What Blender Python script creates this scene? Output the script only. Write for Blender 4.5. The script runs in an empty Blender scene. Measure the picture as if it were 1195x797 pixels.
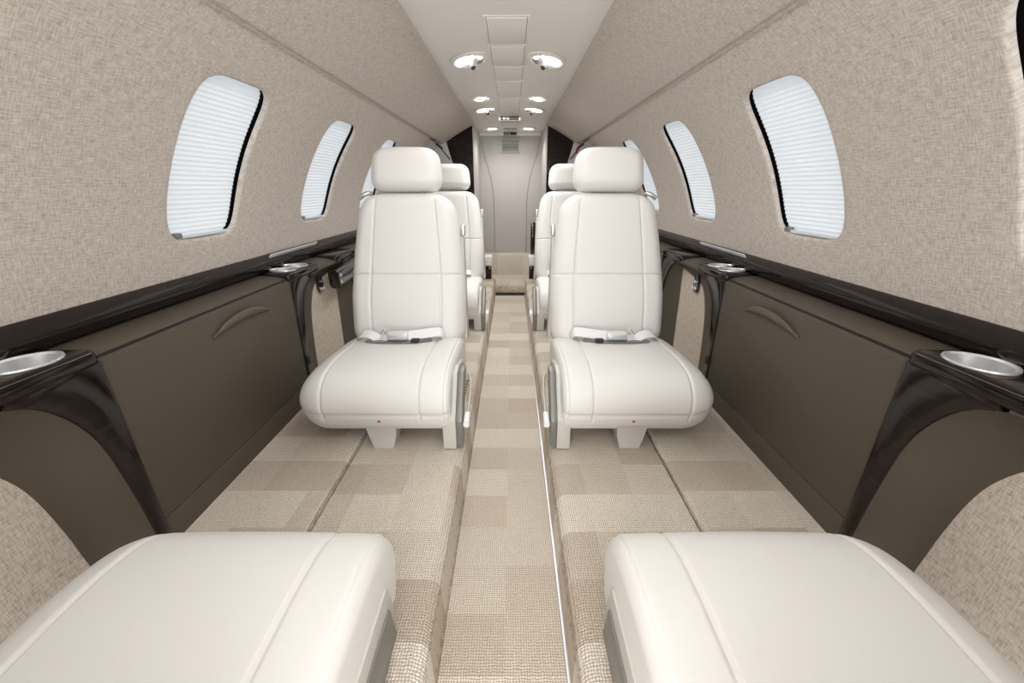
import bpy, bmesh, math, random
from mathutils import Vector, Matrix
random.seed(7)
PI = math.pi
S = bpy.context.scene
C = S.collection
# ---------------------------------------------------------------- camera, world, lights
cd = bpy.data.cameras.new('camera'); cam = bpy.data.objects.new('camera', cd); C.objects.link(cam)
cam.location = (0.015, 0.0, 0.86)
cam.rotation_euler = (math.radians(90 - 21.16), 0, 0)
cd.sensor_width = 36; cd.lens = 14.0; cd.clip_start = 0.02
S.camera = cam
w = bpy.data.worlds.new('world'); S.world = w; w.use_nodes = True
w.node_tree.nodes['Background'].inputs[0].default_value = (0.96, 0.98, 1.0, 1)
w.node_tree.nodes['Background'].inputs[1].default_value = 2.2
def area(name, loc, rot, sx, sy, power, col=(1, .992, .98)):
    l = bpy.data.lights.new(name, 'AREA'); l.shape = 'RECTANGLE'; l.size = sx; l.size_y = sy
    l.energy = power; l.color = col
    o = bpy.data.objects.new(name, l); C.objects.link(o); o.location = loc; o.rotation_euler = rot
    return o
# soft fill added behind the camera, at the open front end
area('front_fill', (0, -0.95, 0.85), (math.radians(90), 0, 0), 1.2, 0.9, 8)
# low fill added behind the camera, aimed up to brighten the ceiling
area('ceiling_fill', (0, -0.90, 0.25), (math.radians(128), 0, 0), 1.0, 0.3, 7)
# soft fill added under the ceiling, no fixture; then the lavatory light
area('cabin_fill', (0, 1.1, 1.298), (0, 0, 0), 0.30, 2.6, 5)
area('cabin_fill', (0, 2.9, 1.298), (0, 0, 0), 0.25, 0.9, 2.2)
area('lavatory_light', (0, 3.7, 1.25), (0, 0, 0), 0.3, 0.2, 0.3)
S.view_settings.view_transform = 'Standard'; S.view_settings.look = 'None'
S.view_settings.gamma = 1; S.view_settings.exposure = 0.79
S.view_settings.use_curve_mapping = False
# ---------------------------------------------------------------- materials
def mat(name, col, rough=.5, metal=0, coat=0, spec=.5):
    m = bpy.data.materials.new(name); m.use_nodes = True
    b = m.node_tree.nodes['Principled BSDF']
    b.inputs['Base Color'].default_value = (*col, 1); b.inputs['Roughness'].default_value = rough
    b.inputs['Metallic'].default_value = metal; b.inputs['Coat Weight'].default_value = coat
    b.inputs['Coat Roughness'].default_value = .05; b.inputs['Specular IOR Level'].default_value = spec
    return m
def nd(m, t, **k):
    n = m.node_tree.nodes.new(t)
    for a, v in k.items(): setattr(n, a, v)
    return n
def lk(m, a, b): m.node_tree.links.new(a, b)
def bsdf(m): return m.node_tree.nodes['Principled BSDF']
def mapping(m, src, scale):
    tc = nd(m, 'ShaderNodeTexCoord'); mp = nd(m, 'ShaderNodeMapping'); mp.inputs['Scale'].default_value = scale
    lk(m, tc.outputs[src], mp.inputs[0]); return mp.outputs[0]
def noise(m, vec, scale, detail=3, rough=.6):
    n = nd(m, 'ShaderNodeTexNoise'); n.inputs['Scale'].default_value = scale; n.inputs['Detail'].default_value = detail
    n.inputs['Roughness'].default_value = rough; lk(m, vec, n.inputs['Vector']); return n.outputs['Fac']
def math_(m, op, a, b=None):
    n = nd(m, 'ShaderNodeMath', operation=op)
    for i, v in enumerate((a, b)):
        if v is None: continue
        if isinstance(v, (int, float)): n.inputs[i].default_value = v
        else: lk(m, v, n.inputs[i])
    return n.outputs[0]
def ramp(m, fac, stops, interp='LINEAR'):
    r = nd(m, 'ShaderNodeValToRGB'); cr = r.color_ramp; cr.interpolation = interp
    while len(cr.elements) < len(stops): cr.elements.new(.5)
    for e, (p, c) in zip(cr.elements, stops): e.position = p; e.color = (*c, 1)
    lk(m, fac, r.inputs[0]); return r.outputs[0]
def bump(m, h, strength, dist):
    b = nd(m, 'ShaderNodeBump'); b.inputs['Strength'].default_value = strength; b.inputs['Distance'].default_value = dist
    lk(m, h, b.inputs['Height']); lk(m, b.outputs[0], bsdf(m).inputs['Normal'])

def leather(name, col, rough=.45, bs=.15):
    m = mat(name, col, rough, spec=.35)
    v = nd(m, 'ShaderNodeTexVoronoi'); v.inputs['Scale'].default_value = 420
    lk(m, mapping(m, 'Object', (1, 1, 1)), v.inputs['Vector'])
    bump(m, v.outputs['Distance'], bs, .0006); return m
M = {}
M['leather'] = leather('white_leather', (.71, .70, .68))
M['olive'] = leather('olive_leather', (.086, .071, .053), .5, .2)
M['handle'] = leather('handle_leather', (.10, .086, .066), .35, .1)
M['stitch'] = mat('stitch', (.62, .60, .56), .7)
M['plastic'] = mat('warm_grey_plastic', (.50, .485, .445), .42)
M['cream'] = mat('cream_panel', (.82, .795, .75), .42)
M['lavpanel'] = mat('lavatory_panel', (.50, .475, .455), .5)
M['greypanel'] = mat('pale_grey_panel', (.55, .54, .53), .5)
M['greymetal'] = mat('grey_shroud', (.20, .20, .185), .38, .3)
M['dark'] = mat('dark_gap', (.012, .011, .01), .6)
M['blackgloss'] = mat('black_gloss', (.012, .012, .012), .12, 0, .5)
M['chrome'] = mat('polished_chrome', (.78, .78, .79), .12, 1)
M['chromer'] = mat('bright_rim', (.82, .82, .83), .2, .6)
M['satin'] = mat('satin_metal', (.62, .63, .65), .36, .85)
M['web'] = mat('belt_webbing', (.76, .76, .77), .6)
M['plate'] = mat('silver_grille', (.66, .69, .73), .55, .0)
M['gold'] = mat('track_brass', (.42, .33, .20), .4, .7)
M['red'] = mat('red_plastic', (.6, .02, .02), .5)
M['white'] = mat('white_mark', (.8, .8, .8), .5)
M['rubber'] = mat('black_rubber', (.02, .02, .02), .7)
M['scoop'] = mat('lamp_reflector', (.8, .79, .76), .22, .6)
# dark lacquered wood
m = M['wood'] = mat('dark_lacquered_wood', (.02, .012, .009), .10, 0, .12, .28)
n = noise(m, mapping(m, 'Object', (14, 1.6, 30)), 3, 5)
lk(m, ramp(m, n, [(.35, (.008, .005, .004)), (.62, (.016, .010, .008)), (.8, (.026, .015, .011))]), bsdf(m).inputs['Base Color'])
# linen fabric (needs uv in metres)
def linen(name, c0, c1, c2):
    m = mat(name, c1, .9, spec=.15)
    a = noise(m, mapping(m, 'UV', (52, 370, 1)), 1, 3, .65)
    b = noise(m, mapping(m, 'UV', (370, 52, 1)), 1, 3, .65)
    big = noise(m, mapping(m, 'UV', (30, 30, 1)), 1, 2)
    s = math_(m, 'ADD', math_(m, 'MULTIPLY', math_(m, 'ADD', a, b), .46), math_(m, 'MULTIPLY', big, .08))
    lk(m, ramp(m, s, [(.38, c0), (.5, c1), (.60, c2)]), bsdf(m).inputs['Base Color'])
    bump(m, s, .3, .0008); return m
M['linen'] = linen('linen_fabric', (.40, .35, .305), (.56, .505, .455), (.66, .615, .57))
M['linenlow'] = linen('lower_linen_fabric', (.34, .29, .24), (.54, .475, .41), (.64, .585, .52))
# carpet
def carpet(name, cell, cols, off=(0, 0), wt=.5):
    m = mat(name, (.6, .5, .4), .95, spec=.1)
    tc = nd(m, 'ShaderNodeTexCoord'); sp = nd(m, 'ShaderNodeSeparateXYZ'); lk(m, tc.outputs['Object'], sp.inputs[0])
    X, Y = sp.outputs[0], sp.outputs[1]
    fx = math_(m, 'FLOOR', math_(m, 'DIVIDE', math_(m, 'ADD', X, off[0]), cell[0]))
    fy = math_(m, 'FLOOR', math_(m, 'DIVIDE', math_(m, 'ADD', Y, off[1]), cell[1]))
    cv = nd(m, 'ShaderNodeCombineXYZ'); lk(m, fx, cv.inputs[0]); lk(m, fy, cv.inputs[1])
    wn = nd(m, 'ShaderNodeTexWhiteNoise', noise_dimensions='2D'); lk(m, cv.outputs[0], wn.inputs['Vector'])
    wr = nd(m, 'ShaderNodeTexWhiteNoise', noise_dimensions='1D'); lk(m, fy, wr.inputs['W'])
    val = math_(m, 'ADD', math_(m, 'MULTIPLY', wn.outputs['Value'], wt), math_(m, 'MULTIPLY', wr.outputs['Value'], 1 - wt))
    base = ramp(m, val, [(.2, cols[0]), (.8, cols[1])])
    # woven loops
    P = .0105
    wob = noise(m, tc.outputs['Object'], 70, 2)
    xs = math_(m, 'ADD', math_(m, 'MULTIPLY', X, 2 * PI / P), math_(m, 'MULTIPLY', wob, 4))
    ys = math_(m, 'ADD', math_(m, 'MULTIPLY', Y, 2 * PI / P), math_(m, 'MULTIPLY', wob, 4))
    h = math_(m, 'MULTIPLY', math_(m, 'SINE', xs), math_(m, 'SINE', ys))
    h = math_(m, 'ABSOLUTE', h)
    fuzz = noise(m, tc.outputs['Object'], 420, 2)
    h2 = math_(m, 'ADD', math_(m, 'MULTIPLY', h, .7), math_(m, 'MULTIPLY', fuzz, .5))
    mx = nd(m, 'ShaderNodeMix', data_type='RGBA', blend_type='MULTIPLY'); mx.inputs[0].default_value = 1
    lk(m, base, mx.inputs[6]); lk(m, ramp(m, h2, [(.2, (.52, .49, .45)), (.6, (1.15, 1.15, 1.15))]), mx.inputs[7])
    lk(m, mx.outputs[2], bsdf(m).inputs['Base Color'])
    bump(m, h2, .8, .003); return m
cc = [(.50, .425, .35), (.72, .66, .58)]
M['carpet_aisle'] = carpet('aisle_carpet', (.124, .118), [(.56, .485, .405), (.70, .64, .56)], wt=.4)
M['carpet'] = carpet('side_carpet', (.118, .118), [tuple(v * 1.0 for v in c) for c in cc], (.03, .02))
m = M['carpet_edge'] = mat('carpet_edge', (.50, .43, .355), .95, spec=.1)
# window shade: translucent pleats glowing with the daylight behind them
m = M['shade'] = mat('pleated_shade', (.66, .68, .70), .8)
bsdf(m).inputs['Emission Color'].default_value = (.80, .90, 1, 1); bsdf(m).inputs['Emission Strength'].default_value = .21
m = M['lens'] = mat('lamp_lens', (1, 1, 1), .4)
bsdf(m).inputs['Emission Color'].default_value = (1, .97, .92, 1); bsdf(m).inputs['Emission Strength'].default_value = 5
# vent grille with slats
m = M['grille'] = mat('grille', (.25, .26, .26), .4)
wv = nd(m, 'ShaderNodeTexWave', bands_direction='Z'); wv.inputs['Scale'].default_value = 26
lk(m, mapping(m, 'Object', (1, 1, 1)), wv.inputs['Vector'])
lk(m, ramp(m, wv.outputs['Fac'], [(.2, (.06, .065, .065)), (.6, (.33, .35, .35))]), bsdf(m).inputs['Base Color'])
# ---------------------------------------------------------------- helpers
def link(name, verts, faces, m, parent=None, smooth=True, uv=None, kind=None, auto=35):
    me = bpy.data.meshes.new(name); me.from_pydata([tuple(v) for v in verts], [], faces)
    bm = bmesh.new(); bm.from_mesh(me)
    if uv is None: bmesh.ops.recalc_face_normals(bm, faces=bm.faces)
    bm.to_mesh(me); bm.free()
    for p in me.polygons: p.use_smooth = smooth
    if uv is not None:
        l = me.uv_layers.new(name='UVMap')
        for lp in me.loops: l.data[lp.index].uv = uv[lp.vertex_index]
    if smooth and auto: me.set_sharp_from_angle(angle=math.radians(auto))
    me.materials.append(m if not isinstance(m, str) else M[m])
    o = bpy.data.objects.new(name, me); C.objects.link(o)
    if parent: o.parent = parent
    if kind: o['kind'] = kind
    return o
class MB:
    def __init__(s): s.v = []; s.f = []
    def add(s, v, f):
        n = len(s.v); s.v += [tuple(p) for p in v]; s.f += [tuple(i + n for i in q) for q in f]; return s
    def build(s, name, m, parent=None, **k): return link(name, s.v, s.f, m, parent, **k)
def box(x0, x1, y0, y1, z0, z1, b=0.0, seg=3):
    bm = bmesh.new(); bmesh.ops.create_cube(bm, size=1)
    for v in bm.verts:
        v.co = Vector(((x0 + x1) / 2 + v.co.x * (x1 - x0), (y0 + y1) / 2 + v.co.y * (y1 - y0), (z0 + z1) / 2 + v.co.z * (z1 - z0)))
    if b: bmesh.ops.bevel(bm, geom=list(bm.edges), offset=b, segments=seg, profile=.5, affect='EDGES')
    bm.verts.index_update(); r = ([v.co.copy() for v in bm.verts], [tuple(v.index for v in f.verts) for f in bm.faces]); bm.free(); return r
def loft(loops, closed=True, cap=True):
    n = len(loops[0]); v = [p for l in loops for p in l]; f = []
    for i in range(len(loops) - 1):
        for j in range(n if closed else n - 1):
            k = (j + 1) % n; f.append((i * n + j, i * n + k, (i + 1) * n + k, (i + 1) * n + j))
    if cap and closed:
        f.append(tuple(range(n))[::-1]); f.append(tuple((len(loops) - 1) * n + j for j in range(n)))
    return v, f
def smooth_path(pts, n=6):
    P = [Vector(p) for p in pts]; out = []
    for i in range(len(P) - 1):
        a = P[max(i - 1, 0)]; b = P[i]; c = P[i + 1]; d = P[min(i + 2, len(P) - 1)]
        for k in range(n):
            t = k / n
            out.append(.5 * ((2 * b) + (c - a) * t + (2 * a - 5 * b + 4 * c - d) * t * t + (3 * b - a - 3 * c + d) * t ** 3))
    out.append(P[-1]); return out
def sweep(pts, ra, rb=None, up=(0, 0, 1), n=10, sq=2.0):
    rb = rb or ra; P = [Vector(p) for p in pts]; loops = []
    for i, p in enumerate(P):
        t = (P[min(i + 1, len(P) - 1)] - P[max(i - 1, 0)]).normalized()
        s = t.cross(Vector(up)); s = s.normalized() if s.length > 1e-4 else Vector((1, 0, 0)); u = s.cross(t).normalized()
        l = []
        for j in range(n):
            a = 2 * PI * j / n; ca, sa = math.cos(a), math.sin(a)
            l.append(p + s * ra * math.copysign(abs(ca) ** (2 / sq), ca) + u * rb * math.copysign(abs(sa) ** (2 / sq), sa))
        loops.append(l)
    return loft(loops)
def prism_yz(poly, x0, x1, b=0.0):
    """polygon in (y,z) extruded from x0 to x1, with an optional bevel"""
    bm = bmesh.new(); vs = [bm.verts.new((x0, y, z)) for y, z in poly]; f = bm.faces.new(vs)
    r = bmesh.ops.extrude_face_region(bm, geom=[f]); bmesh.ops.translate(bm, verts=[e for e in r['geom'] if isinstance(e, bmesh.types.BMVert)], vec=(x1 - x0, 0, 0))
    bmesh.ops.recalc_face_normals(bm, faces=bm.faces)
    if b: bmesh.ops.bevel(bm, geom=[e for e in bm.edges], offset=b, segments=2, profile=.5, affect='EDGES')
    bm.verts.index_update(); q = ([v.co.copy() for v in bm.verts], [tuple(v.index for v in f.verts) for f in bm.faces]); bm.free(); return q
def strip(profile, y0, y1, name, m, ny=1, kind=None, parent=None, uv=True, **k):
    """open (x,z) profile extruded along y, with uv in metres"""
    v = []; f = []; U = []; n = len(profile); s = [0]
    for a, b in zip(profile, profile[1:]): s.append(s[-1] + math.dist(a, b))
    for j in range(ny + 1):
        y = y0 + (y1 - y0) * j / ny
        for i, (x, z) in enumerate(profile): v.append((x, y, z)); U.append((y, s[i]))
    for j in range(ny):
        for i in range(n - 1): f.append((j * n + i, j * n + i + 1, (j + 1) * n + i + 1, (j + 1) * n + i))
    return link(name, v, f, m, parent, uv=U, kind=kind, **k)
def thing(name, label, cat, loc=(0, 0, 0), rz=0, group=None):
    o = bpy.data.objects.new(name, None); C.objects.link(o); o.location = loc; o.rotation_euler = (0, 0, rz)
    o.empty_display_size = .05
    return tag(o, label, cat, group)
def tag(o, label, cat, group=None):
    o['label'] = label; o['category'] = cat
    if group: o['group'] = group
    return o
def kids(o): return [c for c in bpy.data.objects if c.parent == o]
def copy_tree(o, parent=None):
    c = o.copy(); C.objects.link(c)
    if parent: c.parent = parent
    for ch in kids(o): copy_tree(ch, c)
    return c
# ---------------------------------------------------------------- cabin shell
R, ZC = .848, .522
Y0, Y1 = -1.0, 3.12
YB = 3.46                    # dark partitions
SIDE = {'left': -1, 'right': 1}
def cp(s, th, r=R): a = math.radians(th); return (s * r * math.cos(a), ZC + r * math.sin(a))
TH0, TH1 = 7.6, 50.4
WIN = [-.14, .508, 1.12, 1.765, 2.41]
TB, TT, HW = 13.7, 42.7, .137
def wall(side):
    s = SIDE[side]; v = []; f = []; U = []
    def P(y, th, r=R):
        x, z = cp(s, th, r); v.append((x, y, z)); U.append((y, math.radians(th) * R)); return len(v) - 1
    NT = 28; ths = [TH0 + (TH1 - TH0) * i / NT for i in range(NT + 1)]
    m_ = .05
    ys = [Y0] + [y for c in WIN for y in (c - HW - m_, c + HW + m_)] + [Y1]
    for k in range(0, len(ys), 2):
        a, b = ys[k], ys[k + 1]; idx = [[P(y, t) for t in ths] for y in (a, b)]
        for i in range(NT): f.append((idx[0][i], idx[0][i + 1], idx[1][i + 1], idx[1][i]))
    for c in WIN:
        a, b = c - HW - m_, c + HW + m_; tc = (TB + TT) / 2; hb = (TT - TB) / 2
        out = [(a, t) for t in ths] + [(a + (b - a) * i / 12, ths[-1]) for i in range(1, 12)] + [(b, t) for t in ths[::-1]] + [(b - (b - a) * i / 12, ths[0]) for i in range(1, 12)]
        def edge(y, t, sc=1.0):
            dy, dt = (y - c) / HW, (t - tc) / hb
            q = 1 / ((abs(dy) ** 5.5 + abs(dt) ** 5.5) ** (1 / 5.5)); return c + dy * q * HW * sc, tc + dt * q * hb * sc
        rings = []
        for k in range(6):
            w_ = k / 5; rings.append([(y + (edge(y, t)[0] - y) * w_, t + (edge(y, t)[1] - t) * w_, R) for y, t in out])
        for a_ in (25, 50, 75, 90):
            q = math.radians(a_); sc = 1 - .038 * math.sin(q)
            rings.append([(*edge(y, t, sc), R + .007 * (1 - math.cos(q))) for y, t in out])
        rings.append([(*edge(y, t, .962), R + .013) for y, t in out])
        ii = [[P(*p) for p in r] for r in rings]; n = len(out)
        for A, B in zip(ii, ii[1:]):
            for j in range(n): f.append((A[j], A[(j + 1) % n], B[(j + 1) % n], B[j]))
    o = link('wall_' + side, v, f, 'linen', uv=U, kind='structure', auto=60)
    return o
wall('left'); wall('right')
# dark outer skin added behind the lining to block light leaks
for side, s in SIDE.items():
    pr = [(s * .86, -.02), (s * .88, .3), (s * .892, ZC)] + [cp(s, t, R + .045) for t in range(5, 92, 4)]
    strip(pr, Y0, 4.3, 'wall_shell_' + side, 'dark', kind='structure')
# windows with pleated shades
wn_ = 0
for side, s in SIDE.items():
    for wi, c in enumerate(WIN):
        wn_ += 1
        tc = (TB + TT) / 2; hb = (TT - TB) / 2
        fr = MB()      # dark backing sheet added behind the shade to keep light out
        v = []; f = []
        for i in range(13):
            t = tc - hb * 1.12 + hb * 2.24 * i / 12
            for y in (c - HW * 1.1, c + HW * 1.1): x, z = cp(s, t, R + .035); v.append((x, y, z))
        for i in range(12): f.append((2 * i, 2 * i + 1, 2 * i + 3, 2 * i + 2))
        root = link('window_%d' % wn_, v, f, 'dark', kind='structure')
        v = []; f = []; NP = 34; y_in = .905
        for i in range(NP * 2 + 1):
            tt = -1 + 2 * i / (NP * 2); t = tc + hb * .935 * tt
            r = R + .022 + (.0021 if i % 2 else 0)
            hw = .94 * HW * (1 - abs(tt * .96) ** 5.5) ** (1 / 5.5)
            for q in (-1, -.5, 0, .5, 1):
                x, z = cp(s, t, r); v.append((x, c + q * hw + .002 * 0, z))
        for i in range(NP * 2):
            for q in range(4): f.append((i * 5 + q, i * 5 + q + 1, i * 5 + q + 6, i * 5 + q + 5))
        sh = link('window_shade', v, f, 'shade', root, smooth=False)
        x, z = cp(s, tc - hb * .925, R + .010)
        rl = MB().add(*sweep([(x, c - HW * .74, z), (x, c + HW * .74, z)], .0035, .005)); rl.build('shade_rail', 'plate', root)
        yk = c - HW * .66 * (1 if s < 0 else -1)
        kb = MB().add(*box(x - .008, x + .008, yk - .012, yk + .012, z - .002, z + .011, .003)); kb.build('shade_latch', 'greymetal', root)
# headliner fabric panels, from the shadow gap up to the ceiling panel
for side, s in SIDE.items():
    pr = []
    for a in (1.0, .6, .2): pr.append(cp(s, TH1 + .3, R + .004 + .02 * a))
    for i in range(6):
        q = i / 5 * PI / 2; pr.append(cp(s, TH1 + .3 + .9 * (1 - math.cos(q)) , R + .004 - .016 * math.sin(q)))
    for i in range(1, 15): pr.append(cp(s, TH1 + 1.2 + (70.4 - TH1 - 1.2) * i / 14, R - .012 - .007 * math.sin(PI * i / 14)))
    for i in range(1, 4): pr.append(cp(s, 70.4 + .4 * i / 3, R - .012 + .008 * i))
    strip(pr, Y0, YB, 'headliner_panel', 'linen', kind='structure')
    # pale edge trim under the shadow gap
    p = [(cp(s, TH1 - .1 + .8 * math.sin(q), R - .004 + .006 * (1 - math.cos(q)) )) for q in (0, .5, 1, 1.5, 2, 2.6)]
    strip(p, Y0, Y1, 'trim_%d' % (1 if s < 0 else 2), 'linen', kind='structure')
    strip([cp(s, TH1 - 1, R + .03), cp(s, TH1 + 3, R + .03)], Y0, YB, 'trim_%d' % (3 if s < 0 else 4), 'dark', kind='structure')
# ceiling: gently curved cream panel
ZCE = 1.318
pr = [(-.30, ZCE + .01), (-.290, ZCE - .004)] + [(-.287 + .574 * i / 16, ZCE - .006 + .006 * ((i - 8) / 8) ** 2 * 0 - .004 * (1 - ((i - 8) / 8) ** 2)) for i in range(17)] + [(.290, ZCE - .004), (.30, ZCE + .01)]
strip(pr, Y0, 4.25, 'ceiling', 'cream', kind='structure')
ZP = ZCE - .0105
# floor: dropped aisle and raised side decks
AX = .124; ZF = .13
def quad(name, x0, x1, y0, y1, z, m):
    return link(name, [(x0, y0, z), (x1, y0, z), (x1, y1, z), (x0, y1, z)], [(0, 1, 2, 3)], m, kind='structure', smooth=False)
quad('floor', -AX - .02, AX + .02, Y0, 3.32, 0, 'carpet_aisle')
for side, s in SIDE.items():
    r = .028
    pr = [(s * AX, 0)] + [(s * (AX + .004 + r * (1 - math.cos(q)) ), ZF - r + r * math.sin(q)) for q in [i * PI / 2 / 6 for i in range(7)]] + [(s * .20, ZF), (s * .30, ZF), (s * .442, ZF), (s * .446, ZF - .008)]
    strip(pr, Y0, YB, 'floor', 'carpet', kind='structure')
    pr = [(s * .448, ZF - .008)] + [(s * (.449 + .012 * (1 - math.cos(q))), ZF + .012 * math.sin(q)) for q in [i * PI / 8 for i in range(5)]] + [(s * .60, ZF + .012), (s * .86, ZF + .012)]
    strip(pr, Y0, YB, 'floor', 'carpet', kind='structure')
    # bright metal edge strip along the foot of the aisle wall
    if s > 0: MB().add(*box(AX - .006, AX + .001, Y0, 3.3, .0, .006, .001)).build('trim_5', 'satin', kind='structure')
for s in (-1, 1): MB().add(*box(min(s * AX * 1.06, s * .9), max(s * AX * 1.06, s * .9), Y0, YB, .06, .112)).build('floor', 'dark', kind='structure', smooth=False)
# ---------------------------------------------------------------- lower side walls
XF = .72                       # plane of cabinet fronts
ARCH = [(0, .13), (.008, .228), (.014, .30), (.028, .41), (.048, .475), (.085, .530), (.13, .558), (.19, .566)]
def mirror_arch(ya, yb, pts, dy=0, dz=0):
    """ya: bottom of arch at low y, yb: at high y"""
    L = [(ya + dy + d, z - dz * min(1, (z - .13) / .3)) for d, z in pts]; Rr = [(yb - dy - d, z - dz * min(1, (z - .13) / .3)) for d, z in pts[::-1]]
    return L + Rr
def bay(side, ya, yb):
    s = SIDE[side]; a = mirror_arch(ya, yb, ARCH); b = mirror_arch(ya, yb, ARCH, .072, .050); dep = .066
    if 1 < ya < 2:      # the middle bay is shallower, its fabric panel ends in a straight upright
        dep = .036; n_ = len(ARCH)
        b = [(ya + .135 + d * .8, z - .05 * min(1, (z - .13) / .3)) for d, z in ARCH] + [(yb - .118 - .004 * k, .13 + (z - .13) * .93) for k, (d, z) in enumerate(ARCH[::-1])]
    a = [tuple(p) for p in smooth2(a)]; b = [tuple(p) for p in smooth2(b)]
    loops = []
    for k in range(7):
        t = k / 6; x = XF + .002 + dep * (1 - (1 - t) ** 2.2)
        loops.append([(s * x, p[0] + (q[0] - p[0]) * t, p[1] + (q[1] - p[1]) * t) for p, q in zip(a, b)])
    v, f = loft(loops, closed=False, cap=False)
    link('wall_%s' % side, v, f, 'olive', kind='structure')
    # lower fabric
    v = []; U = []
    for p, q in [(p[0], p[1]) for p in b]: v.append((s * (XF + dep + .0023), p, q)); U.append((p, q))
    for p, q in [(p[0], p[1]) for p in b]: v.append((s * (XF + dep + .0023), p, .10)); U.append((p, .10))
    n = len(b); f = [(i, i + 1, n + i + 1, n + i) for i in range(n - 1)]
    link('wall_%s' % side, v, f, 'linenlow', kind='structure', uv=U)
def smooth2(p): return [(q.x, q.y) for q in smooth_path([(a, b, 0) for a, b in p], 4)]
def arch_side(ya, yb, up):
    a = smooth2(mirror_arch(ya, yb, ARCH)); return a
BAYS = [(.085, .630), (1.305, 1.85), (2.50, 3.05)]
for side, s in SIDE.items():
    for ya, yb in BAYS: bay(side, ya, yb)
    # rounded leather arm ledge running over bays and cabinets
    pr = [(s * .83, .591), (s * .80, .590), (s * .765, .588), (s * .742, .5845), (s * .728, .580), (s * XF, .573)]
    cuts = []
    for ya, yb in BAYS: cuts += [ya - .0155, ya + .19, yb - .19, yb + .0155]
    segs = [Y0] + cuts + [YB]
    for a_, b_ in zip(segs[::2], segs[1::2]): strip(pr, a_, b_, 'wall_%s' % side, 'olive', kind='structure')
    # dark lacquered moulding under the windows
    pr = [(s * .848, .628), (s * .842, .6425), (s * .838, .6435), (s * .834, .642), (s * .807, .624), (s * .803, .619), (s * .803, .603), (s * .806, .597), (s * .822, .594), (s * .83, .588)]
    strip(pr, Y0, YB, 'trim_%d' % (6 if s < 0 else 7), 'wood', kind='structure')
    strip([(s * .8, .13), (s * .8, .62)], Y0, BAYS[0][0], 'wall_' + side, 'olive', kind='structure')
# spandrel above each bay (between arch and ledge) and pillars
def face_panel(name, s, poly, m, x0=XF - .004, x1=XF + .02, b=.0015, **k):
    return MB().add(*prism_yz(poly, s * x0, s * x1, b)).build(name, m, **k)
CUPS = [(.578, .040, .045), (1.345, .040, .034), (1.425, .040, .034)]
def cut_well(o, cx, cy, z, rx, ry, s):
    n = 40; L = []
    for zz in (-.06, .03):
        l = []
        for j in range(n):
            a = 2 * PI * j / n; c_, s_ = math.cos(a), math.sin(a); st = 1.0 + (.16 if c_ * s > 0 else 0) * abs(c_)
            l.append((cx + rx * .965 * c_ * st, cy + ry * .965 * s_, z + zz))
        L.append(l)
    v, f = loft(L); c = link('cutter', v, f, 'wood', o.parent, smooth=False)
    md = o.modifiers.new('cut', 'BOOLEAN'); md.object = c; md.operation = 'DIFFERENCE'; md.solver = 'EXACT'
    bpy.context.view_layer.update(); dg = bpy.context.evaluated_depsgraph_get()
    me = bpy.data.meshes.new_from_object(o.evaluated_get(dg)); o.modifiers.clear(); o.data = me; me.set_sharp_from_angle(angle=math.radians(35))
    bpy.data.objects.remove(c)
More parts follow.
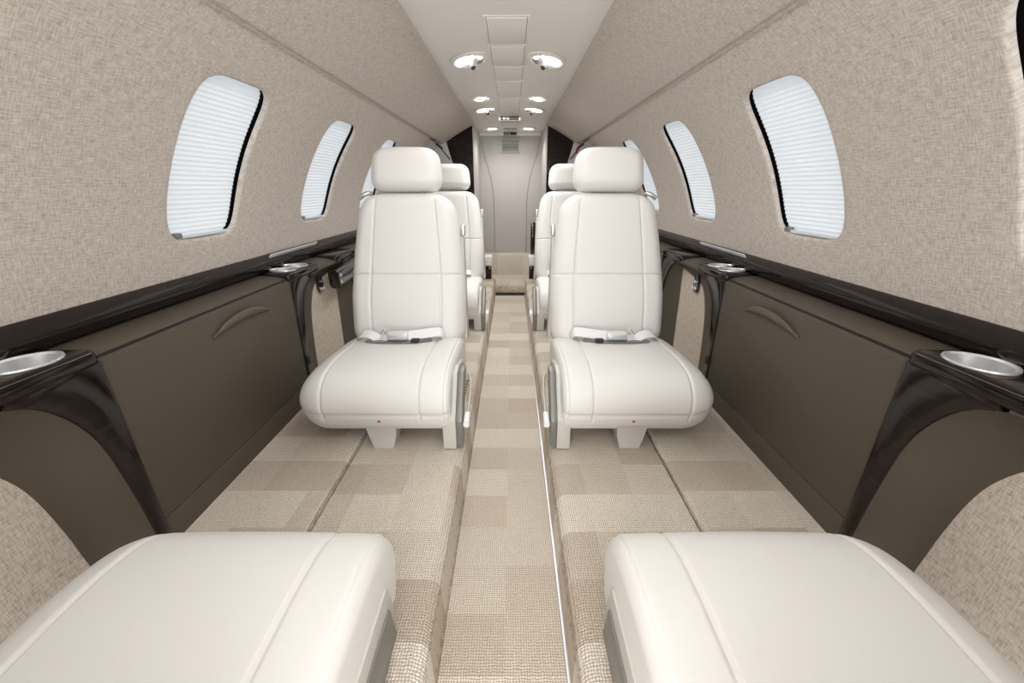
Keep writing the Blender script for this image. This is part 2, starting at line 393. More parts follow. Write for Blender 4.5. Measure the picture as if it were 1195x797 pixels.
for side, s in SIDE.items():
    for (ya, yb) in BAYS:
        a = arch_side(ya, yb, 1); top = .572
        mid = [p for p in a if ya + .135 <= p[0] <= yb - .135]
        poly = [(mid[0][0], top + .006)] + mid + [(mid[-1][0], top + .006)]
        poly = poly[::-1]
        face_panel('wall_%s' % side, s, poly, 'olive', kind='structure')
        for hi in (0, 1):
            # lacquered pillar: leg beside the arch widening to the cup holder head
            if hi:
                arc = [p for p in a if p[0] >= yb - .136]; e = yb + .016
                poly = arc + [(e, .13), (e, .574), (arc[0][0], .576)]
            else:
                arc = [p for p in a if p[0] <= ya + .136]; e = ya - .016
                poly = [(e, .574), (e, .13)] + arc + [(arc[-1][0], .576)]
            t = thing('lacquered_pillar', 'pillar', 'pillar', (s * XF, e, .13))
            bi = BAYS.index((ya, yb))
            place = {(0, 1): 'widening to a cup holder at the near end of the %s cabinet', (0, 0): 'beside the near %s seat back',
                     (1, 0): 'at the far end of the %s cabinet, holding two silver cups', (1, 1): 'outboard of the backrest of the middle %s seat',
                     (2, 0): 'outboard of the rearmost %s seat cushion', (2, 1): 'next to the aft partition on the %s side'}[(bi, hi)] % side
            t['label'] = 'dark lacquered wood pillar ' + place
            loc = Vector(t.location)
            pv, pf = prism_yz(poly, s * (XF - .006), s * (XF + .03), .0025)
            MB().add([Vector(p) - loc for p in pv], pf).build('pillar_face', 'wood', t)
            # head with rounded top that carries the cup wells
            yc0, yc1 = (yb - .192, e) if hi else (e, ya + .192)
            hv, hf = box(min(s * (XF - .009), s * .806), max(s * (XF - .009), s * .806), yc0, yc1, .566, .598, .011)
            ho = MB().add([Vector(p) - loc for p in hv], hf).build('pillar_head', 'wood', t)
            for cy_, rx_, ry_ in CUPS:
                if yc0 < cy_ < yc1: cut_well(ho, s * .757 - loc.x, cy_ - loc.y, .60 - loc.z, rx_, ry_, s)
    # cabinets between the bays
    for ci, (ca, cb) in enumerate([(BAYS[0][1] + .0165, BAYS[1][0] - .0165), (BAYS[1][1] + .0165, BAYS[2][0] - .0165)]):
        t = thing('side_cabinet', ('olive brown leather side cabinet with curved pull handle, low along the %s wall' if ci == 0 else 'olive leather side panel behind the middle seat on the %s side') % side, 'cabinet', (s * XF, (ca + cb) / 2, .13))
        L = Vector(t.location)
        bv, bf = box(min(s * (XF + .006), s * .80), max(s * (XF + .006), s * .80), ca, cb, .13, .58)
        MB().add([Vector(p) - L for p in bv], bf).build('cabinet_body', 'olive', t, smooth=False)
        def part(nm, y0, y1, z0, z1, b, m='olive', x0=XF - .004, x1=XF + .012):
            bv, bf = box(min(s * x0, s * x1), max(s * x0, s * x1), y0, y1, z0, z1, b)
            return MB().add([Vector(p) - L for p in bv], bf).build(nm, m, t)
        part('kick_panel', ca + .001, cb - .001, .131, .205, .002)
        dr = part('door', ca + .001, cb - .001, .2075, .573, .002)
        g = part('door_gap', ca, cb, .12, .580, .0, 'dark', XF + .003, XF + .008)
        # curved pull handle near the top
        hy = (ca + cb) / 2 + .06
        if ci == 0:
            pts = []
            for i in range(21):
                q = -1 + 2 * i / 20
                pts.append((s * (XF - .006 - .012 * (1 - q * q)) - L.x, hy + q * .118 - L.y, .518 + .026 * (1 - q * q) - L.z))
            n = len(pts); loops = []
            for i, p in enumerate(pts):
                q = -1 + 2 * i / (n - 1); hh = .0105 * max(.25, (1 - abs(q) ** 3)); l = []
                for j in range(10):
                    a_ = 2 * PI * j / 10; l.append((p[0] + .0045 * math.cos(a_), p[1], p[2] + hh * math.sin(a_)))
                loops.append(l)
            h = MB().add(*loft(loops)).build('handle', 'handle', dr)
            # recessed shadow line around the handle
# ---------------------------------------------------------------- cup holders and grilles
def cup(s, y, label, side):
    t = thing('cup_holder', label, 'cup holder', (s * .757, y, .598), group=None)
    v = []; f = []; n = 40
    rings = [(1.0, .000), (1.02, .002), (1.0, .0042), (.93, .0042), (.88, .001), (.86, -.008), (.82, -.018), (.74, -.0205), (0.02, -.021)]
    ra = Vector((.040, .045)) if y < 1 else Vector((.040, .034))
    def shape(a, k):
        c_, s_ = math.cos(a), math.sin(a)
        stretch = 1.0 + (.16 if c_ * s > 0 else 0) * abs(c_)
        return (ra.x * k * c_ * stretch, ra.y * k * s_)
    def ring_mesh(rs):
        loops = []
        for k, z in rs: loops.append([(*shape(2 * PI * j / n, k), z) for j in range(n)])
        return loft(loops, cap=False)
    MB().add(*ring_mesh(rings[:5])).build('rim', 'chromer', t)
    MB().add(*ring_mesh(rings[4:])).build('cup_well', 'satin', t)
for side, s in SIDE.items():
    for y, lab in ((.578, 'silver oval cup holder in the black ledge at the near end of the %s cabinet'),
                   (1.345, 'first silver cup past the %s cabinet, on the arm ledge'),
                   (1.425, 'second silver cup past the %s cabinet, beside the middle seat')):
        cup(s, y, lab % side, side)
    # silver grille strip on the moulding
    o = MB()
    for i in range(1):
        o.add(*sweep([(s * .821, 1.385, .6345), (s * .821, 1.73, .6345)], .0022, .0125, up=(-s * .62, 0, .78), n=12, sq=8))
    g = o.build('light_grille', 'plate'); tag(g, 'thin silver light strip set in the dark %s window ledge' % side, 'light strip')
# ---------------------------------------------------------------- aft end of the cabin
for side, s in SIDE.items():
    # pale grey lining behind the fabric
    pr = [cp(s, t, R) for t in [TH0 + (TH1 - TH0) * i / 16 for i in range(17)]]
    strip(pr, Y1, YB, 'wall_' + side, 'greypanel', kind='structure')
    strip([cp(s, t, R - .004) for t in [TH0 + (TH1 - TH0) * i / 16 for i in range(17)]], Y1 - .006, Y1 + .012, 'trim_%d' % (8 if s < 0 else 9), 'greypanel', kind='structure')
    # end lining in front of the partition
    v = [(s * .50, YB - .015, 1.20), (s * .43, YB - .015, .95), (s * .36, YB - .015, .62), (s * .80, YB - .02, .62), (s * .80, YB - .02, 1.2)]
    b_ = MB().add(v + [(a, b + .01, c) for a, b, c in v], [(0, 1, 2, 3, 4), (5, 6, 7, 8, 9)] + [(i, (i + 1) % 5, 5 + (i + 1) % 5, 5 + i) for i in range(5)])
    b_.build('wall_' + side, 'greypanel', kind='structure', smooth=False)
    # dark partition
    out = [(s * .292, 1.322), (s * .292, .60), (s * .225, .34), (s * .225, .0), (s * .84, .0), (s * .84, .70)] + [(cp(s, t, R - .006)) for t in (20, 30, 40, 50, 58, 64, 69)]
    v = [(x, YB, z) for x, z in out] + [(x, YB + .03, z) for x, z in out]; n = len(out)
    MB().add(v, [tuple(range(n)), tuple(range(n, 2 * n))] + [(i, (i + 1) % n, n + (i + 1) % n, n + i) for i in range(n)]).build('wall_partition_' + side, 'wood', kind='structure', smooth=False)
    # lavatory side walls
    quad_v = [(s * .296, YB + .03, 0), (s * .296, 3.96, 0), (s * .27, 3.96, 1.318), (s * .292, YB + .03, 1.318)]
    MB().add(quad_v + [(x + s * .01, y, z) for x, y, z in quad_v], [(0, 1, 2, 3), (4, 5, 6, 7), (0, 1, 5, 4), (1, 2, 6, 5), (2, 3, 7, 6), (3, 0, 4, 7)]).build('wall_lavatory_' + side, 'lavpanel', kind='structure', smooth=False)
# carpeted step into the lavatory
o = MB().add(*box(-.21, .21, 3.335, 3.81, .014, .08, .008)); o.build('floor', 'carpet_aisle', kind='structure')
MB().add(*box(-.30, .30, 3.80, 4.0, .05, .27, .01)).build('floor', 'carpet_aisle', kind='structure')
MB().add(*box(-.22, .22, 3.31, 3.96, -.02, .016)).build('floor', 'dark', kind='structure')  # dark box: shade of the gap under the step put into colour
# door at the end: plain panel with two long curved seams
dv, df = box(-.30, .30, 3.95, 3.98, .20, 1.318, .002)
door = MB().add(dv, df).build('door_1', 'lavpanel', kind='structure')
for s in (-1, 1):
    pts = smooth_path([(s * .262, 3.949, 1.25), (s * .235, 3.949, 1.12), (s * .19, 3.949, .98), (s * .16, 3.949, .82), (s * .153, 3.949, .60), (s * .153, 3.949, .27)], 6)
    MB().add(*sweep(pts, .0022, n=6)).build('door_seam', 'greymetal', door)
MB().add(*box(-.305, .305, 3.935, 3.95, 1.285, 1.318, .003)).build('trim_10', 'cream', kind='structure')
t = thing('air_vent', 'small square grey louvred air vent high on the aft door', 'vent', (0, 3.948, 1.205))
fr = MB()
for a in ((-.085, .085, .048, .058), (-.085, .085, -.058, -.048), (-.085, -.073, -.048, .048), (.073, .085, -.048, .048)):
    fr.add(*box(a[0], a[1], -.010, .001, a[2], a[3], .002))
fr.build('vent_frame', 'lavpanel', t)
gm = MB()
for i in range(9): gm.add(*box(-.073, .073, -.006, .0, -.046 + i * .0104, -.040 + i * .0104, .001))
gm.build('louvre', 'grille', t)
MB().add(*box(-.073, .073, -.0015, .0, -.048, .048)).build('vent_backing', 'greymetal', t)
# padded cream caps at the foot of the partition
for side, s in SIDE.items():
    t = thing('side_ledge', 'small cream padded ledge at the foot of the aft partition, %s of the aisle' % side, 'ledge', (s * .185, 3.40, .13))
    MB().add(*box(-.035, .035, -.05, .05, .11, .20, .016, 4)).build('padded_cap', 'leather', t)
    MB().add(*box(-.024, .024, -.04, .05, .0, .112, .003)).build('post', 'wood', t)
t = thing('wall_unit', 'slim glossy black unit above the cream ledge right of the aft door', 'panel', (.192, 3.425, .34))
MB().add(*box(-.022, .022, -.02, .03, -.01, .25, .006)).build('case', 'blackgloss', t)
MB().add(*box(-.014, .014, -.0225, -.019, .03, .22, .001)).build('screen_face', 'wood', t)
# ---------------------------------------------------------------- ceiling details
def hatch(y0, y1, label, w_=.058):
    t = thing('ceiling_hatch', label, 'ceiling panel', (0, (y0 + y1) / 2, ZP), 0, 'ceiling access panels')
    h = (y1 - y0) / 2
    MB().add(*box(-w_, w_, -h + .004, h - .004, -.0035, .003, .0015)).build('cover', 'cream', t)
    MB().add(*box(-w_ - .0018, w_ + .0018, -h + .002, h - .002, -.0012, .003)).build('edge_gap', 'greymetal', t)
    MB().add(*box(-w_ - .009, w_ + .009, -h - .004, h + .004, -.0008, .003, .0006)).build('frame', 'cream', t)
for (a, b), l in zip([(1.37, 1.60), (1.615, 1.85), (1.865, 2.07), (2.10, 2.42), (2.44, 2.92), (3.20, 3.44)],
        ['largest framed cream hatch in the ceiling, nearest the camera', 'second cream ceiling hatch, between the first pair of lamps', 'third cream ceiling hatch, just past the first pair of lamps',
         'fourth cream ceiling hatch, ahead of the second pair of lamps', 'long cream ceiling hatch in front of the first dark sign', 'cream ceiling hatch behind the first dark sign']): hatch(a, b, l)
def lamp(s, y, vent, label):
    t = thing('reading_lamp', label, 'ceiling lamp', (s * .147, y, ZP), 0, 'lamps in the ceiling panel')
    t.rotation_euler = (0, 0, -s * .50)
    n = 36; KY = 1.9 if vent else 1.15; LL = .074 if vent else .046
    def el(rx, ry, z, dx=0, dy=0):
        ry *= KY; return [(dx + rx * math.cos(2 * PI * j / n), dy + ry * math.sin(2 * PI * j / n), z) for j in range(n)]
    MB().add(*loft([el(.066, .060, .001), el(.066, .060, -.002), el(.060, .054, -.0055), el(.052, .046, -.0055), el(.048, .042, -.001)], cap=False)).build('bezel', 'cream', t)
    MB().add(*loft([el(.0485, .0425, -.0025), el(.045, .039, -.001), el(.001, .001, -.0008)], cap=False)).build('bowl', 'scoop', t)
    # long glowing lens in the aft... outboard half, curved like a lozenge
    L = []
    for k in range(2):
        z = (-.0015, -.0062)[k]; L.append([(s * (.016 if vent else .006) + .019 * math.cos(a), LL * math.sin(a), z) for a in [2 * PI * j / n for j in range(n)]])
    MB().add(*loft(L)).build('lens', 'lens', t)
    def ball(r, c, nm, m, fl=.7):
        rings = []
        for i in range(7):
            q = PI / 2 * i / 6; rings.append([(c[0] + r * math.cos(q) * math.cos(2 * PI * j / 20), c[1] + r * math.cos(q) * math.sin(2 * PI * j / 20), -.001 - r * fl * math.sin(q)) for j in range(20)])
        MB().add(*loft(rings, cap=False)).build(nm, m, t)
    ball(.0115, (-s * .012, -LL * .9, 0), 'spot_bulb', 'lens')
    if vent:
        ball(.024, (-s * .024, .030, 0), 'air_nozzle', 'chromer', .75)
        ball(.013, (-s * .025, .022, -.01), 'nozzle_hole', 'dark', 1.75)
        ball(.011, (-s * .034, -.018, 0), 'knob', 'greymetal', .8)
    else:
        ball(.006, (-s * .028, .002, 0), 'knob', 'greymetal', .8)
for i, (y, vn) in enumerate([(1.79, 1), (2.48, 0), (2.82, 1), (3.66, 0)]):
    for side, s in SIDE.items():
        lamp(s, y, vn, ['large oval lamp with air nozzle, %s side, nearest the camera', 'second lamp from the camera on the %s of the ceiling, long bright lens', 'third lamp from the camera on the %s of the ceiling, with a dark nozzle', 'farthest small lamp on the %s of the ceiling, beyond the partition'][i] % side)
        l = bpy.data.lights.new('lamp_glow', 'SPOT'); l.energy = 3; l.spot_size = 2.4; l.spot_blend = 1; l.shadow_soft_size = .03; l.color = (1, .98, .95)
        lo = bpy.data.objects.new('lamp_glow', l); C.objects.link(lo); lo.location = (s * .147, y, ZP - .02)
def sign(y, w_, label, marks):
    t = thing('cabin_sign', label, 'sign', (0, y, ZP))
    MB().add(*box(-w_ - .010, w_ + .010, -.030, .035, -.030, .003, .005)).build('sign_frame', 'plastic', t)
    MB().add(*box(-w_, w_, -.0325, -.025, -.0255, -.0045, .001)).build('sign_face', 'rubber', t)
    if marks:
        mk = MB()
        for k in range(2):
            cx = -w_ * .62 + k * .026
            q = [(cx + .0075 * math.cos(2 * PI * j / 16), -.0328, -.015 + .0075 * math.sin(2 * PI * j / 16)) for j in range(16)]
            mk.add(*sweep(q + [q[0]], .0012, n=5, up=(0, 1, 0))); mk.add(*box(cx - .006, cx + .006, -.0335, -.0322, -.0161, -.0139))
        mk.build('pictogram', 'plate', t)
sign(3.07, .062, 'black lit sign with two small white pictograms in the ceiling, nearer of the two', True)
sign(4.0 - .12, .052, 'small dark sign in the ceiling right above the aft door', True)
t = thing('ceiling_grille', 'narrow grey slot grille in the ceiling between the two dark signs', 'grille', (0, 3.66, ZP))
MB().add(*box(-.052, .052, -.02, .02, -.004, .002, .001)).build('grille_frame', 'greymetal', t)
for i in range(3): MB().add(*box(-.048, .048, -.015 + i * .011, -.009 + i * .011, -.006, -.003, .0005)).build('slat', 'plastic', t)
# cords with clips by the aft shadow gaps, red tag on the right
for side, s in SIDE.items():
    x0, z0 = cp(s, 50.5, R - .02); x1, z1 = cp(s, 47, R - .03)
    t = thing('strap', 'thin black cord with dark clip in the %s aft corner under the headliner' % side, 'strap', (x0, 2.95, z0))
    pts = smooth_path([(0, 0, 0), (-s * .01, .17, -.012), (-s * .03, .32, -.05), (-s * .06, .44, -.10)], 6)
    MB().add(*sweep(pts, .004, n=8)).build('cord', 'rubber', t)
    MB().add(*sweep([(-s * .012, .17, -.016), (-s * .028, .27, -.034)], .009, .006, n=12, sq=4)).build('clip', 'rubber', t)
t = thing('safety_tag', 'small red tag hanging at the right aft corner by the headliner', 'tag', (.50, 3.30, 1.12))
MB().add(*box(-.008, .008, -.003, .003, -.024, .010, .002)).build('tag_flag', 'red', t)
MB().add(*sweep([(0, 0, .010), (.004, 0, .03), (.012, 0, .05)], .002, n=6)).build('pin', 'red', t)
# ---------------------------------------------------------------- lower wall fittings in the far bays
for side, s in SIDE.items():
    t = thing('jack_panel', 'small teardrop panel of audio sockets on the %s fabric side wall past the cabinet' % side, 'socket panel', (s * .755, 1.565, .490))
    n = 28; base = []
    for j in range(n):
        a = 2 * PI * j / n; rr = .026 if math.sin(a) < 0 else .026 + .024 * math.sin(a) ** 3; base.append((rr * .8 * math.cos(a), rr * math.sin(a)))
    MB().add(*loft([[(-s * dx, y_ * k, z_ * k) for y_, z_ in base] for dx, k in ((0, 1), (.006, 1), (.008, .92))])).build('plate', 'blackgloss', t)
    for dy, dz in ((0, .020), (-.009, -.004), (.010, -.006)):
        c_ = [[(-s * dx, dy + r_ * math.cos(2 * PI * j / 14), dz + r_ * math.sin(2 * PI * j / 14)) for j in range(14)] for dx, r_ in ((.008, .0065), (.012, .0065), (.012, .0035), (.009, .0035))]
        MB().add(*loft(c_)).build('socket', 'chrome', t)
    t = thing('door_latch', 'tiny dark latch low in the %s bay beside the far end of the cabinet' % side, 'latch', (s * (XF - .008), 1.300, .285))
    MB().add(*box(-.006, .006, -.007, .007, -.014, .014, .003)).build('latch_body', 'rubber', t)
t = thing('armrest', 'folded black glossy oblong armrest on the left side wall behind the seat back', 'armrest', (-.708, 1.74, .522))
pts = [(0, -.14, -.012), (.004, 0, .0), (0, .16, .012)]
MB().add(*sweep(smooth_path(pts, 6), .022, .038, n=24, sq=4)).build('pad', 'blackgloss', t)
MB().add(*sweep([(.0235, -.10, -.004), (.0255, 0, .004), (.0235, .12, .014)], .002, .005, n=10, sq=4)).build('groove_trim', 'rubber', t)
for dz in (-.014, .014): 
    MB().add(*loft([[(x_, -.123 + .008 * math.cos(2 * PI * j / 16), dz - .010 + .008 * math.sin(2 * PI * j / 16)) for j in range(16)] for x_ in (.018, .0245)])).build('button', 'satin', t)
# ---------------------------------------------------------------- seats
def pillow(hw, L, front, back, r, nu=44, nv=48, fx=None, cr=.05, cy=None, su=None, sv=None):
    """padded panel: x across, v along 0..L, front (towards -y) and back thickness; hw(v)->half width; fx(x,v)->front offset"""
    vs = [L * (.5 - .5 * math.cos(PI * i / nv)) for i in range(nv + 1)]
    us = [math.sin(PI / 2 * (-1 + 2 * j / nu)) for j in range(nu + 1)]
    if sv: vs = sorted([v for v in vs if all(abs(v - a) > .012 for a in sv)] + [a + k * .0022 for a in sv for k in range(-5, 6)])
    if su: us = sorted([u for u in us if abs(abs(u) - su) > .06] + [sg * su + k * .011 for sg in (-1, 1) for k in range(-5, 6)])
    nu, nv = len(us) - 1, len(vs) - 1
    if cy is None: cy = lambda v: 0
    def W(v):
        w_ = hw(v); d = min(v, L - v)
        if d < cr: w_ -= cr * (1 - math.sqrt(max(0, 1 - (1 - d / cr) ** 2)))
        return w_
    def g(d, rr): d = min(1, d / rr); return math.sqrt(max(0, 1 - (1 - d) ** 2))
    vv = []; ff = []
    F = []; B = []
    for i, v in enumerate(vs):
        rf, rb = [], []
        for j, u in enumerate(us):
            x = u * W(v); k = g(W(v) - abs(x), r) * g(min(v, L - v), r)
            off = (fx(x, v) if fx else 0)
            rf.append(len(vv)); vv.append((x, cy(v) - (front + off) * k, v))
            if 0 < i < nv and 0 < j < nu: rb.append(len(vv)); vv.append((x, cy(v) + back * k, v))
            else: rb.append(rf[-1])
        F.append(rf); B.append(rb)
    for i in range(nv):
        for j in range(nu):
            ff.append((F[i][j], F[i][j + 1], F[i + 1][j + 1], F[i + 1][j]))
            q = (B[i][j], B[i + 1][j], B[i + 1][j + 1], B[i][j + 1]); 
            if len(set(q)) == 4 and not set(q) <= set((F[i][j], F[i][j+1], F[i+1][j+1], F[i+1][j])): ff.append(q)
    return vv, ff
def groove(d, w_=.0045, depth=.0045): return -depth * math.exp(-(d / w_) ** 2)
CW = .213; CO = .235
def cushion_mesh(m):
    # side profile (y,z), front at low y
    ctrl = [(.40, .085), (.30, .066), (.15, .060), (.035, .059), (.006, .078), (-.011, .115), (-.018, .150), (-.006, .188), (.022, .216), (.065, .232), (.14, .238), (.25, .232), (.35, .224), (.405, .212), (.425, .185), (.425, .12)]
    P = smooth_path([(0, a, b) for a, b in ctrl + [ctrl[0]]], 6)[:-1]; P = [(p.y, p.z) for p in P]; n = len(P)
    nrm = []
    for i in range(n):
        a, b = P[i - 1], P[(i + 1) % n]; dy, dz = b[0] - a[0], b[1] - a[1]; l = math.hypot(dy, dz); nrm.append((-dz / l, dy / l))
    cyy = sum(p[0] for p in P) / n; cz = sum(p[1] for p in P) / n
    if sum((p[0] - cyy) * q[0] + (p[1] - cz) * q[1] for p, q in zip(P, nrm)) < 0: nrm = [(-a, -b) for a, b in nrm]
    xs = []
    ro, ri = .094, .026      # outboard / inboard rounding
    def ins(x):              # inset from the ends; x from -CW (outboard) to CW (inboard)
        i = 0
        d = x + CO
        if d < ro: i = .070 * (1 - math.sqrt(max(0, 1 - (1 - d / ro) ** 2)))
        d = CW - x
        if d < ri: i = .026 * (1 - math.sqrt(max(0, 1 - (1 - d / ri) ** 2)))
        return i
    xs = sorted(set([-CO + ro * (1 - math.cos(q * PI / 2 / 14)) for q in range(15)] + [CW - ri * (1 - math.cos(q * PI / 2 / 8)) for q in range(9)] +
        [-CO + ro + i * .01 for i in range(int((CO + CW - ro - ri) / .01) + 1)] + [sx + k * .0022 for sx in (SO, SI) for k in range(-5, 6)] + [SP + k * .0018 for k in range(-4, 5)]))
    loops = []
    for x in xs:
        i = ins(x); l = []
        for k in range(n):
            top = P[k][1] > .10
            g_ = 0
            if top: g_ = groove(x - SO, .0036, .0050) + groove(x - SI, .0036, .0050) + groove(x - SP, .0022, .0022)
            if P[k][0] < .10 and P[k][1] < .18: g_ += groove(P[k][1] - .124, .0045, .0055)
            q = -i + g_
            crown = .006 * (1 - (x / CW) ** 2) if P[k][1] > .15 else 0
            l.append((m * x, P[k][0] + nrm[k][0] * q, P[k][1] + nrm[k][1] * q + crown))
        loops.append(l)
    return loft(loops)
SO, SI, SP = -.150, .126, .198
BW = lambda v: .208 - .040 * max(0, (v - .18) / .36) ** 1.5 if v > .18 else .204 + .004 * v / .18
def back_off(x, v):
    cx = .118 + .004
    g_ = groove(abs(x) / (BW(v)) - .60, .020, .0050)
    seam = .262
    g_ += groove(v - seam, .0038, .0055)
    crown = .012 * (1 - (x / .2) ** 2)
    # lower lumbar bulge
    return g_ + crown + .010 * math.exp(-((v - .15) / .09) ** 2)
def seat(m, label, near=False):
    t = thing('armchair', label, 'seat', (0, 0, 0), 0, 'white leather cabin seats')
    MB().add(*cushion_mesh(m)).build('seat_cushion', 'leather', t, auto=60)
    # underframe with two feet
    uf = MB(); uf.add(*box(-.15, .15, .06, .38, .045, .085, .008))
    uf.build('underframe', 'plastic', t)
    def foot(x, w0, w1, y0=.03, d=.07):
        f0 = [(x - w0, y0, .0), (x + w0, y0, .0), (x + w0, y0 + d, .0), (x - w0, y0 + d, .0)]
        f1 = [(x - w1 * .93, y0, .045), (x + w1 * .93, y0, .045), (x + w1 * .93, y0 + d, .045), (x - w1 * .93, y0 + d, .045)]
        f2 = [(x - w1, y0 - .004, .075), (x + w1, y0 - .004, .075), (x + w1, y0 + d, .075), (x - w1, y0 + d, .075)]
        f00 = [(a, b, .003) for a, b, c in f0]
        return loft([f0, f00, f1, f2])
    MB().add(*foot(m * .005, .030, .044, .01)).build('foot', 'plastic', t, smooth=False)
    MB().add(*foot(m * .005, .030, .040, .30)).build('foot', 'plastic', t, smooth=False)
    SX = .004 if near else .012
    # inboard side shroud: pale plastic with a grey outer plate
    poly = [(.0, .003), (.065, .003), (.085, .065), (.20, .065), (.24, .10), (.24, .19), (.14, .215), (.09, .208), (.045, .14), (.004, .10)]
    if near: poly = [(.035, .05), (.062, .155), (.40, .150), (.40, .04)]
    MB().add(*prism_yz(poly, m * (CW - .028), m * (CW + SX), .004)).build('side_shroud', 'plastic', t)
    poly = [(.004, .006), (.062, .006), (.062, .090), (.150, .192), (.140, .215), (.098, .212), (.034, .135), (.002, .098)]
    if near: poly = [(.058, .045), (.072, .122), (.40, .118), (.40, .04)]
    MB().add(*prism_yz(poly, m * (CW + SX), m * (CW + SX + (.003 if near else .020)), .001 if near else .004)).build('side_plate', 'greymetal', t)
    if not near: MB().add(*prism_yz([(.10, .11), (.23, .10), (.23, .18), (.17, .20)], m * (CW + .010), m * (CW + .016), .002)).build('side_recess', 'greymetal', t)
    # recline lever rod with pale knob
    if not near:
        pts = smooth_path([(m * (CW + .034), .20, .15), (m * (CW + .042), .17, .145), (m * (CW + .044), .11, .12), (m * (CW + .044), .03, .10)], 5)
        lv = MB().add(*sweep(pts, .0045, .006)).build('lever', 'plastic', t)
        MB().add(*sweep([(m * (CW + .044), .035, .1015), (m * (CW + .044), .022, .0985), (m * (CW + .044), .0, .093), (m * (CW + .044), -.006, .092)], .0085, .011, n=14, sq=3)).build('lever_knob', 'white', lv)
    # small red button under the front lip
    MB().add(*sweep([(m * .008, .012, .1045), (m * .008, -.010, .1045)], .0042, .0035, n=10)).build('release_button', 'red', t)
    # backrest
    v, f = pillow(BW, .555, .052, .045, .045, fx=back_off, cr=.072, su=.60, sv=[.262])
    lean = math.radians(17)
    Mx = Matrix.Translation((m * .012, .392, .175)) @ Matrix.Rotation(-lean, 4, 'X')
    b = MB().add([Mx @ Vector(p) for p in v], f).build('backrest', 'leather', t, auto=60)
    shp = prism_yz([(.0, .03), (.05, .03), (.055, .40), (.03, .46), (.005, .40)], m * .200, m * .212, .004)
    MB().add([Mx @ Vector((x - m * (.020 * max(0, (z - .2) / .3)), y, z)) for x, y, z in shp[0]], shp[1]).build('backrest_shell', 'plastic', b)
    # little armrest release on the inboard edge
    q = Mx @ Vector((m * .196, .01, .43)); MB().add(*box(q.x - .006, q.x + .008, q.y - .012, q.y + .012, q.z - .02, q.z + .02, .004)).build('release_catch', 'satin', b)
    # shoulder strap guide, outboard top corner
    q = Mx @ Vector((-m * .150, .0, .545))
    MB().add(*sweep(smooth_path([(q.x + m * .02, q.y, q.z + .012), (q.x, q.y - .012, q.z + .012), (q.x - m * .026, q.y - .012, q.z - .004)], 5), .006, .008)).build('strap_guide', 'chrome', b)
    # headrest on two posts
    v, f = pillow(lambda z: .127 - .018 * (z / .15) ** 3, .151, .050, .038, .040, nu=36, nv=36, fx=lambda x, z: .010 * (1 - (x / .13) ** 2) - .0, cr=.042)
    H = Matrix.Translation(Mx @ Vector((0, -.004, .560))) @ Matrix.Rotation(-math.radians(9), 4, 'X')
    h = MB().add([H @ Vector(p) for p in v], f).build('headrest', 'leather', t, auto=60)
    for sx in (-.05, .05): MB().add(*sweep([Mx @ Vector((sx, .0, .50)), Mx @ Vector((sx, .0, .60))], .006)).build('headrest_post', 'satin', t)
    # lap belt lying at the back of the cushion
    zt = .236
    def ribbon(pts, w_=.020, up=(0, 0, 1)): return sweep(smooth_path(pts, 7), w_, .0016, n=12, sq=6, up=up)
    bl = MB(); bl.add(*ribbon([(-m * .150, .335, zt - .01), (-m * .135, .31, zt + .016), (-m * .100, .30, zt + .022), (-m * .068, .292, zt + .008), (-m * .035, .288, zt + .012)], .017, (0, -.5, 1)))
    bl.build('belt_webbing', 'web', t)
    bl = MB(); bl.add(*ribbon([(m * .150, .345, zt - .01), (m * .140, .32, zt + .022), (m * .105, .31, zt + .024), (m * .06, .302, zt + .020), (m * .032, .298, zt + .018)], .019, (0, -.8, 1)))
    bl.build('belt_webbing', 'web', t)
    bl = MB(); bl.add(*ribbon([(-m * .11, .285, zt + .003), (-m * .04, .27, zt + .005), (m * .04, .272, zt + .005), (m * .11, .30, zt + .003)], .011))
    bl.build('belt_tail', 'greymetal', t)
    bk = MB(); bk.add(*box(-.034, .034, .268, .300, zt + .010, zt + .036, .004))
    B_ = bk.build('buckle', 'chromer', t); B_.location.x = 0
    MB().add(*box(-.030, .030, .264, .269, zt + .014, zt + .028, .002)).build('buckle_plate', 'satin', B_)
    MB().add(*sweep([(-m * .052, .285, zt + .030), (-m * .040, .285, zt + .046)], .011, .006, n=12, sq=4)).build('belt_tongue', 'chrome', t)
    MB().add(*box(m * .06 - .014, m * .06 + .014, .262, .285, zt + .004, zt + .014, .003)).build('belt_slider', 'rubber', t)
    return t
sp = seat(1, 'white leather seat left of the aisle facing the camera, backrest and headrest in full view')
sm = seat(-1, 'white leather seat right of the aisle facing the camera, backrest and headrest in full view')
nl, nr = seat(-1, '', True), seat(1, '', True); rl_, rr_ = copy_tree(sp), copy_tree(sm)
sp.location = (-.374, .99, ZF); sm.location = (.372, .99, ZF)
rl_.location = (-.376, 2.04, ZF); rr_.location = (.374, 2.04, ZF)
rl_['label'] = 'rearmost white leather seat on the left, half hidden behind another seat back'
rr_['label'] = 'rearmost white leather seat on the right, half hidden behind another seat back'
nl.location = (-.394, .497, ZF); nl.rotation_euler.z = PI; nl['label'] = 'nearest white leather seat cushion in the lower left corner, facing away from the camera'
nr.location = (.384, .497, ZF); nr.rotation_euler.z = PI; nr['label'] = 'nearest white leather seat cushion in the lower right corner, facing away from the camera'
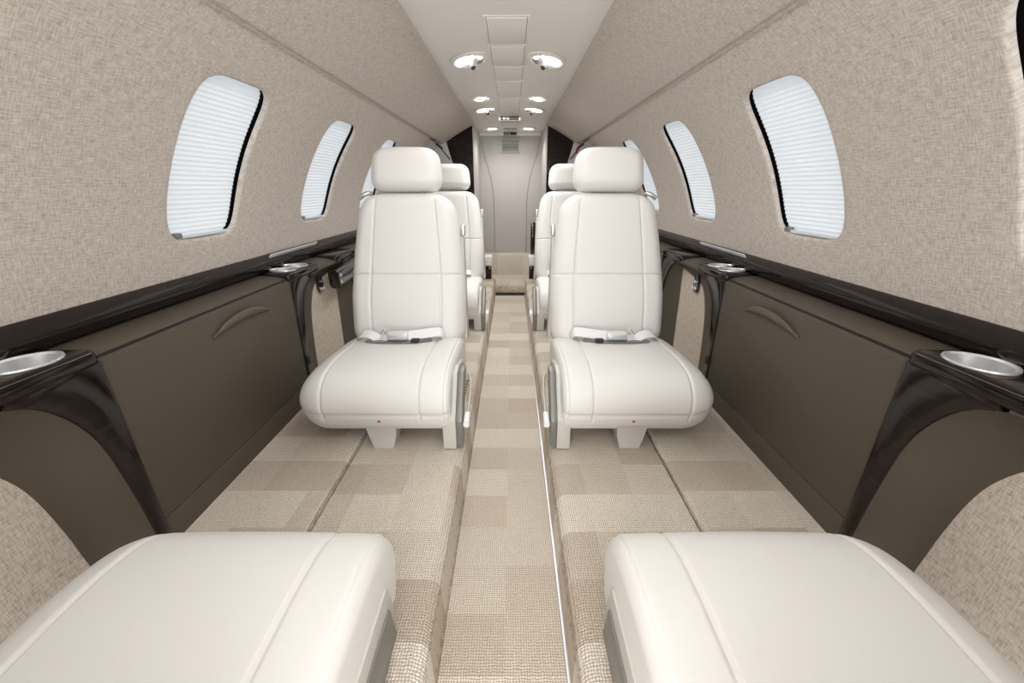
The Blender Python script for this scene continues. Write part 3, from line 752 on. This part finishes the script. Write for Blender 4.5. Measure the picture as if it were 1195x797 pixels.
# seat tracks: slotted metal rails let into the side deck
for side, s in SIDE.items():
    t = thing('seat_track', 'brass coloured slotted seat rail let into the carpet %s of the aisle' % side, 'seat rail', (s * .163, 0, ZF))
    MB().add(*box(-.009, .009, 1.05, 1.46, -.004, .0025, .001)).build('rail', 'gold', t)
    sl = MB()
    for i in range(16): sl.add(*box(-.0045, .0045, 1.06 + i * .0247, 1.072 + i * .0247, .0, .0031, .0008))
    sl.build('slots', 'rubber', t)
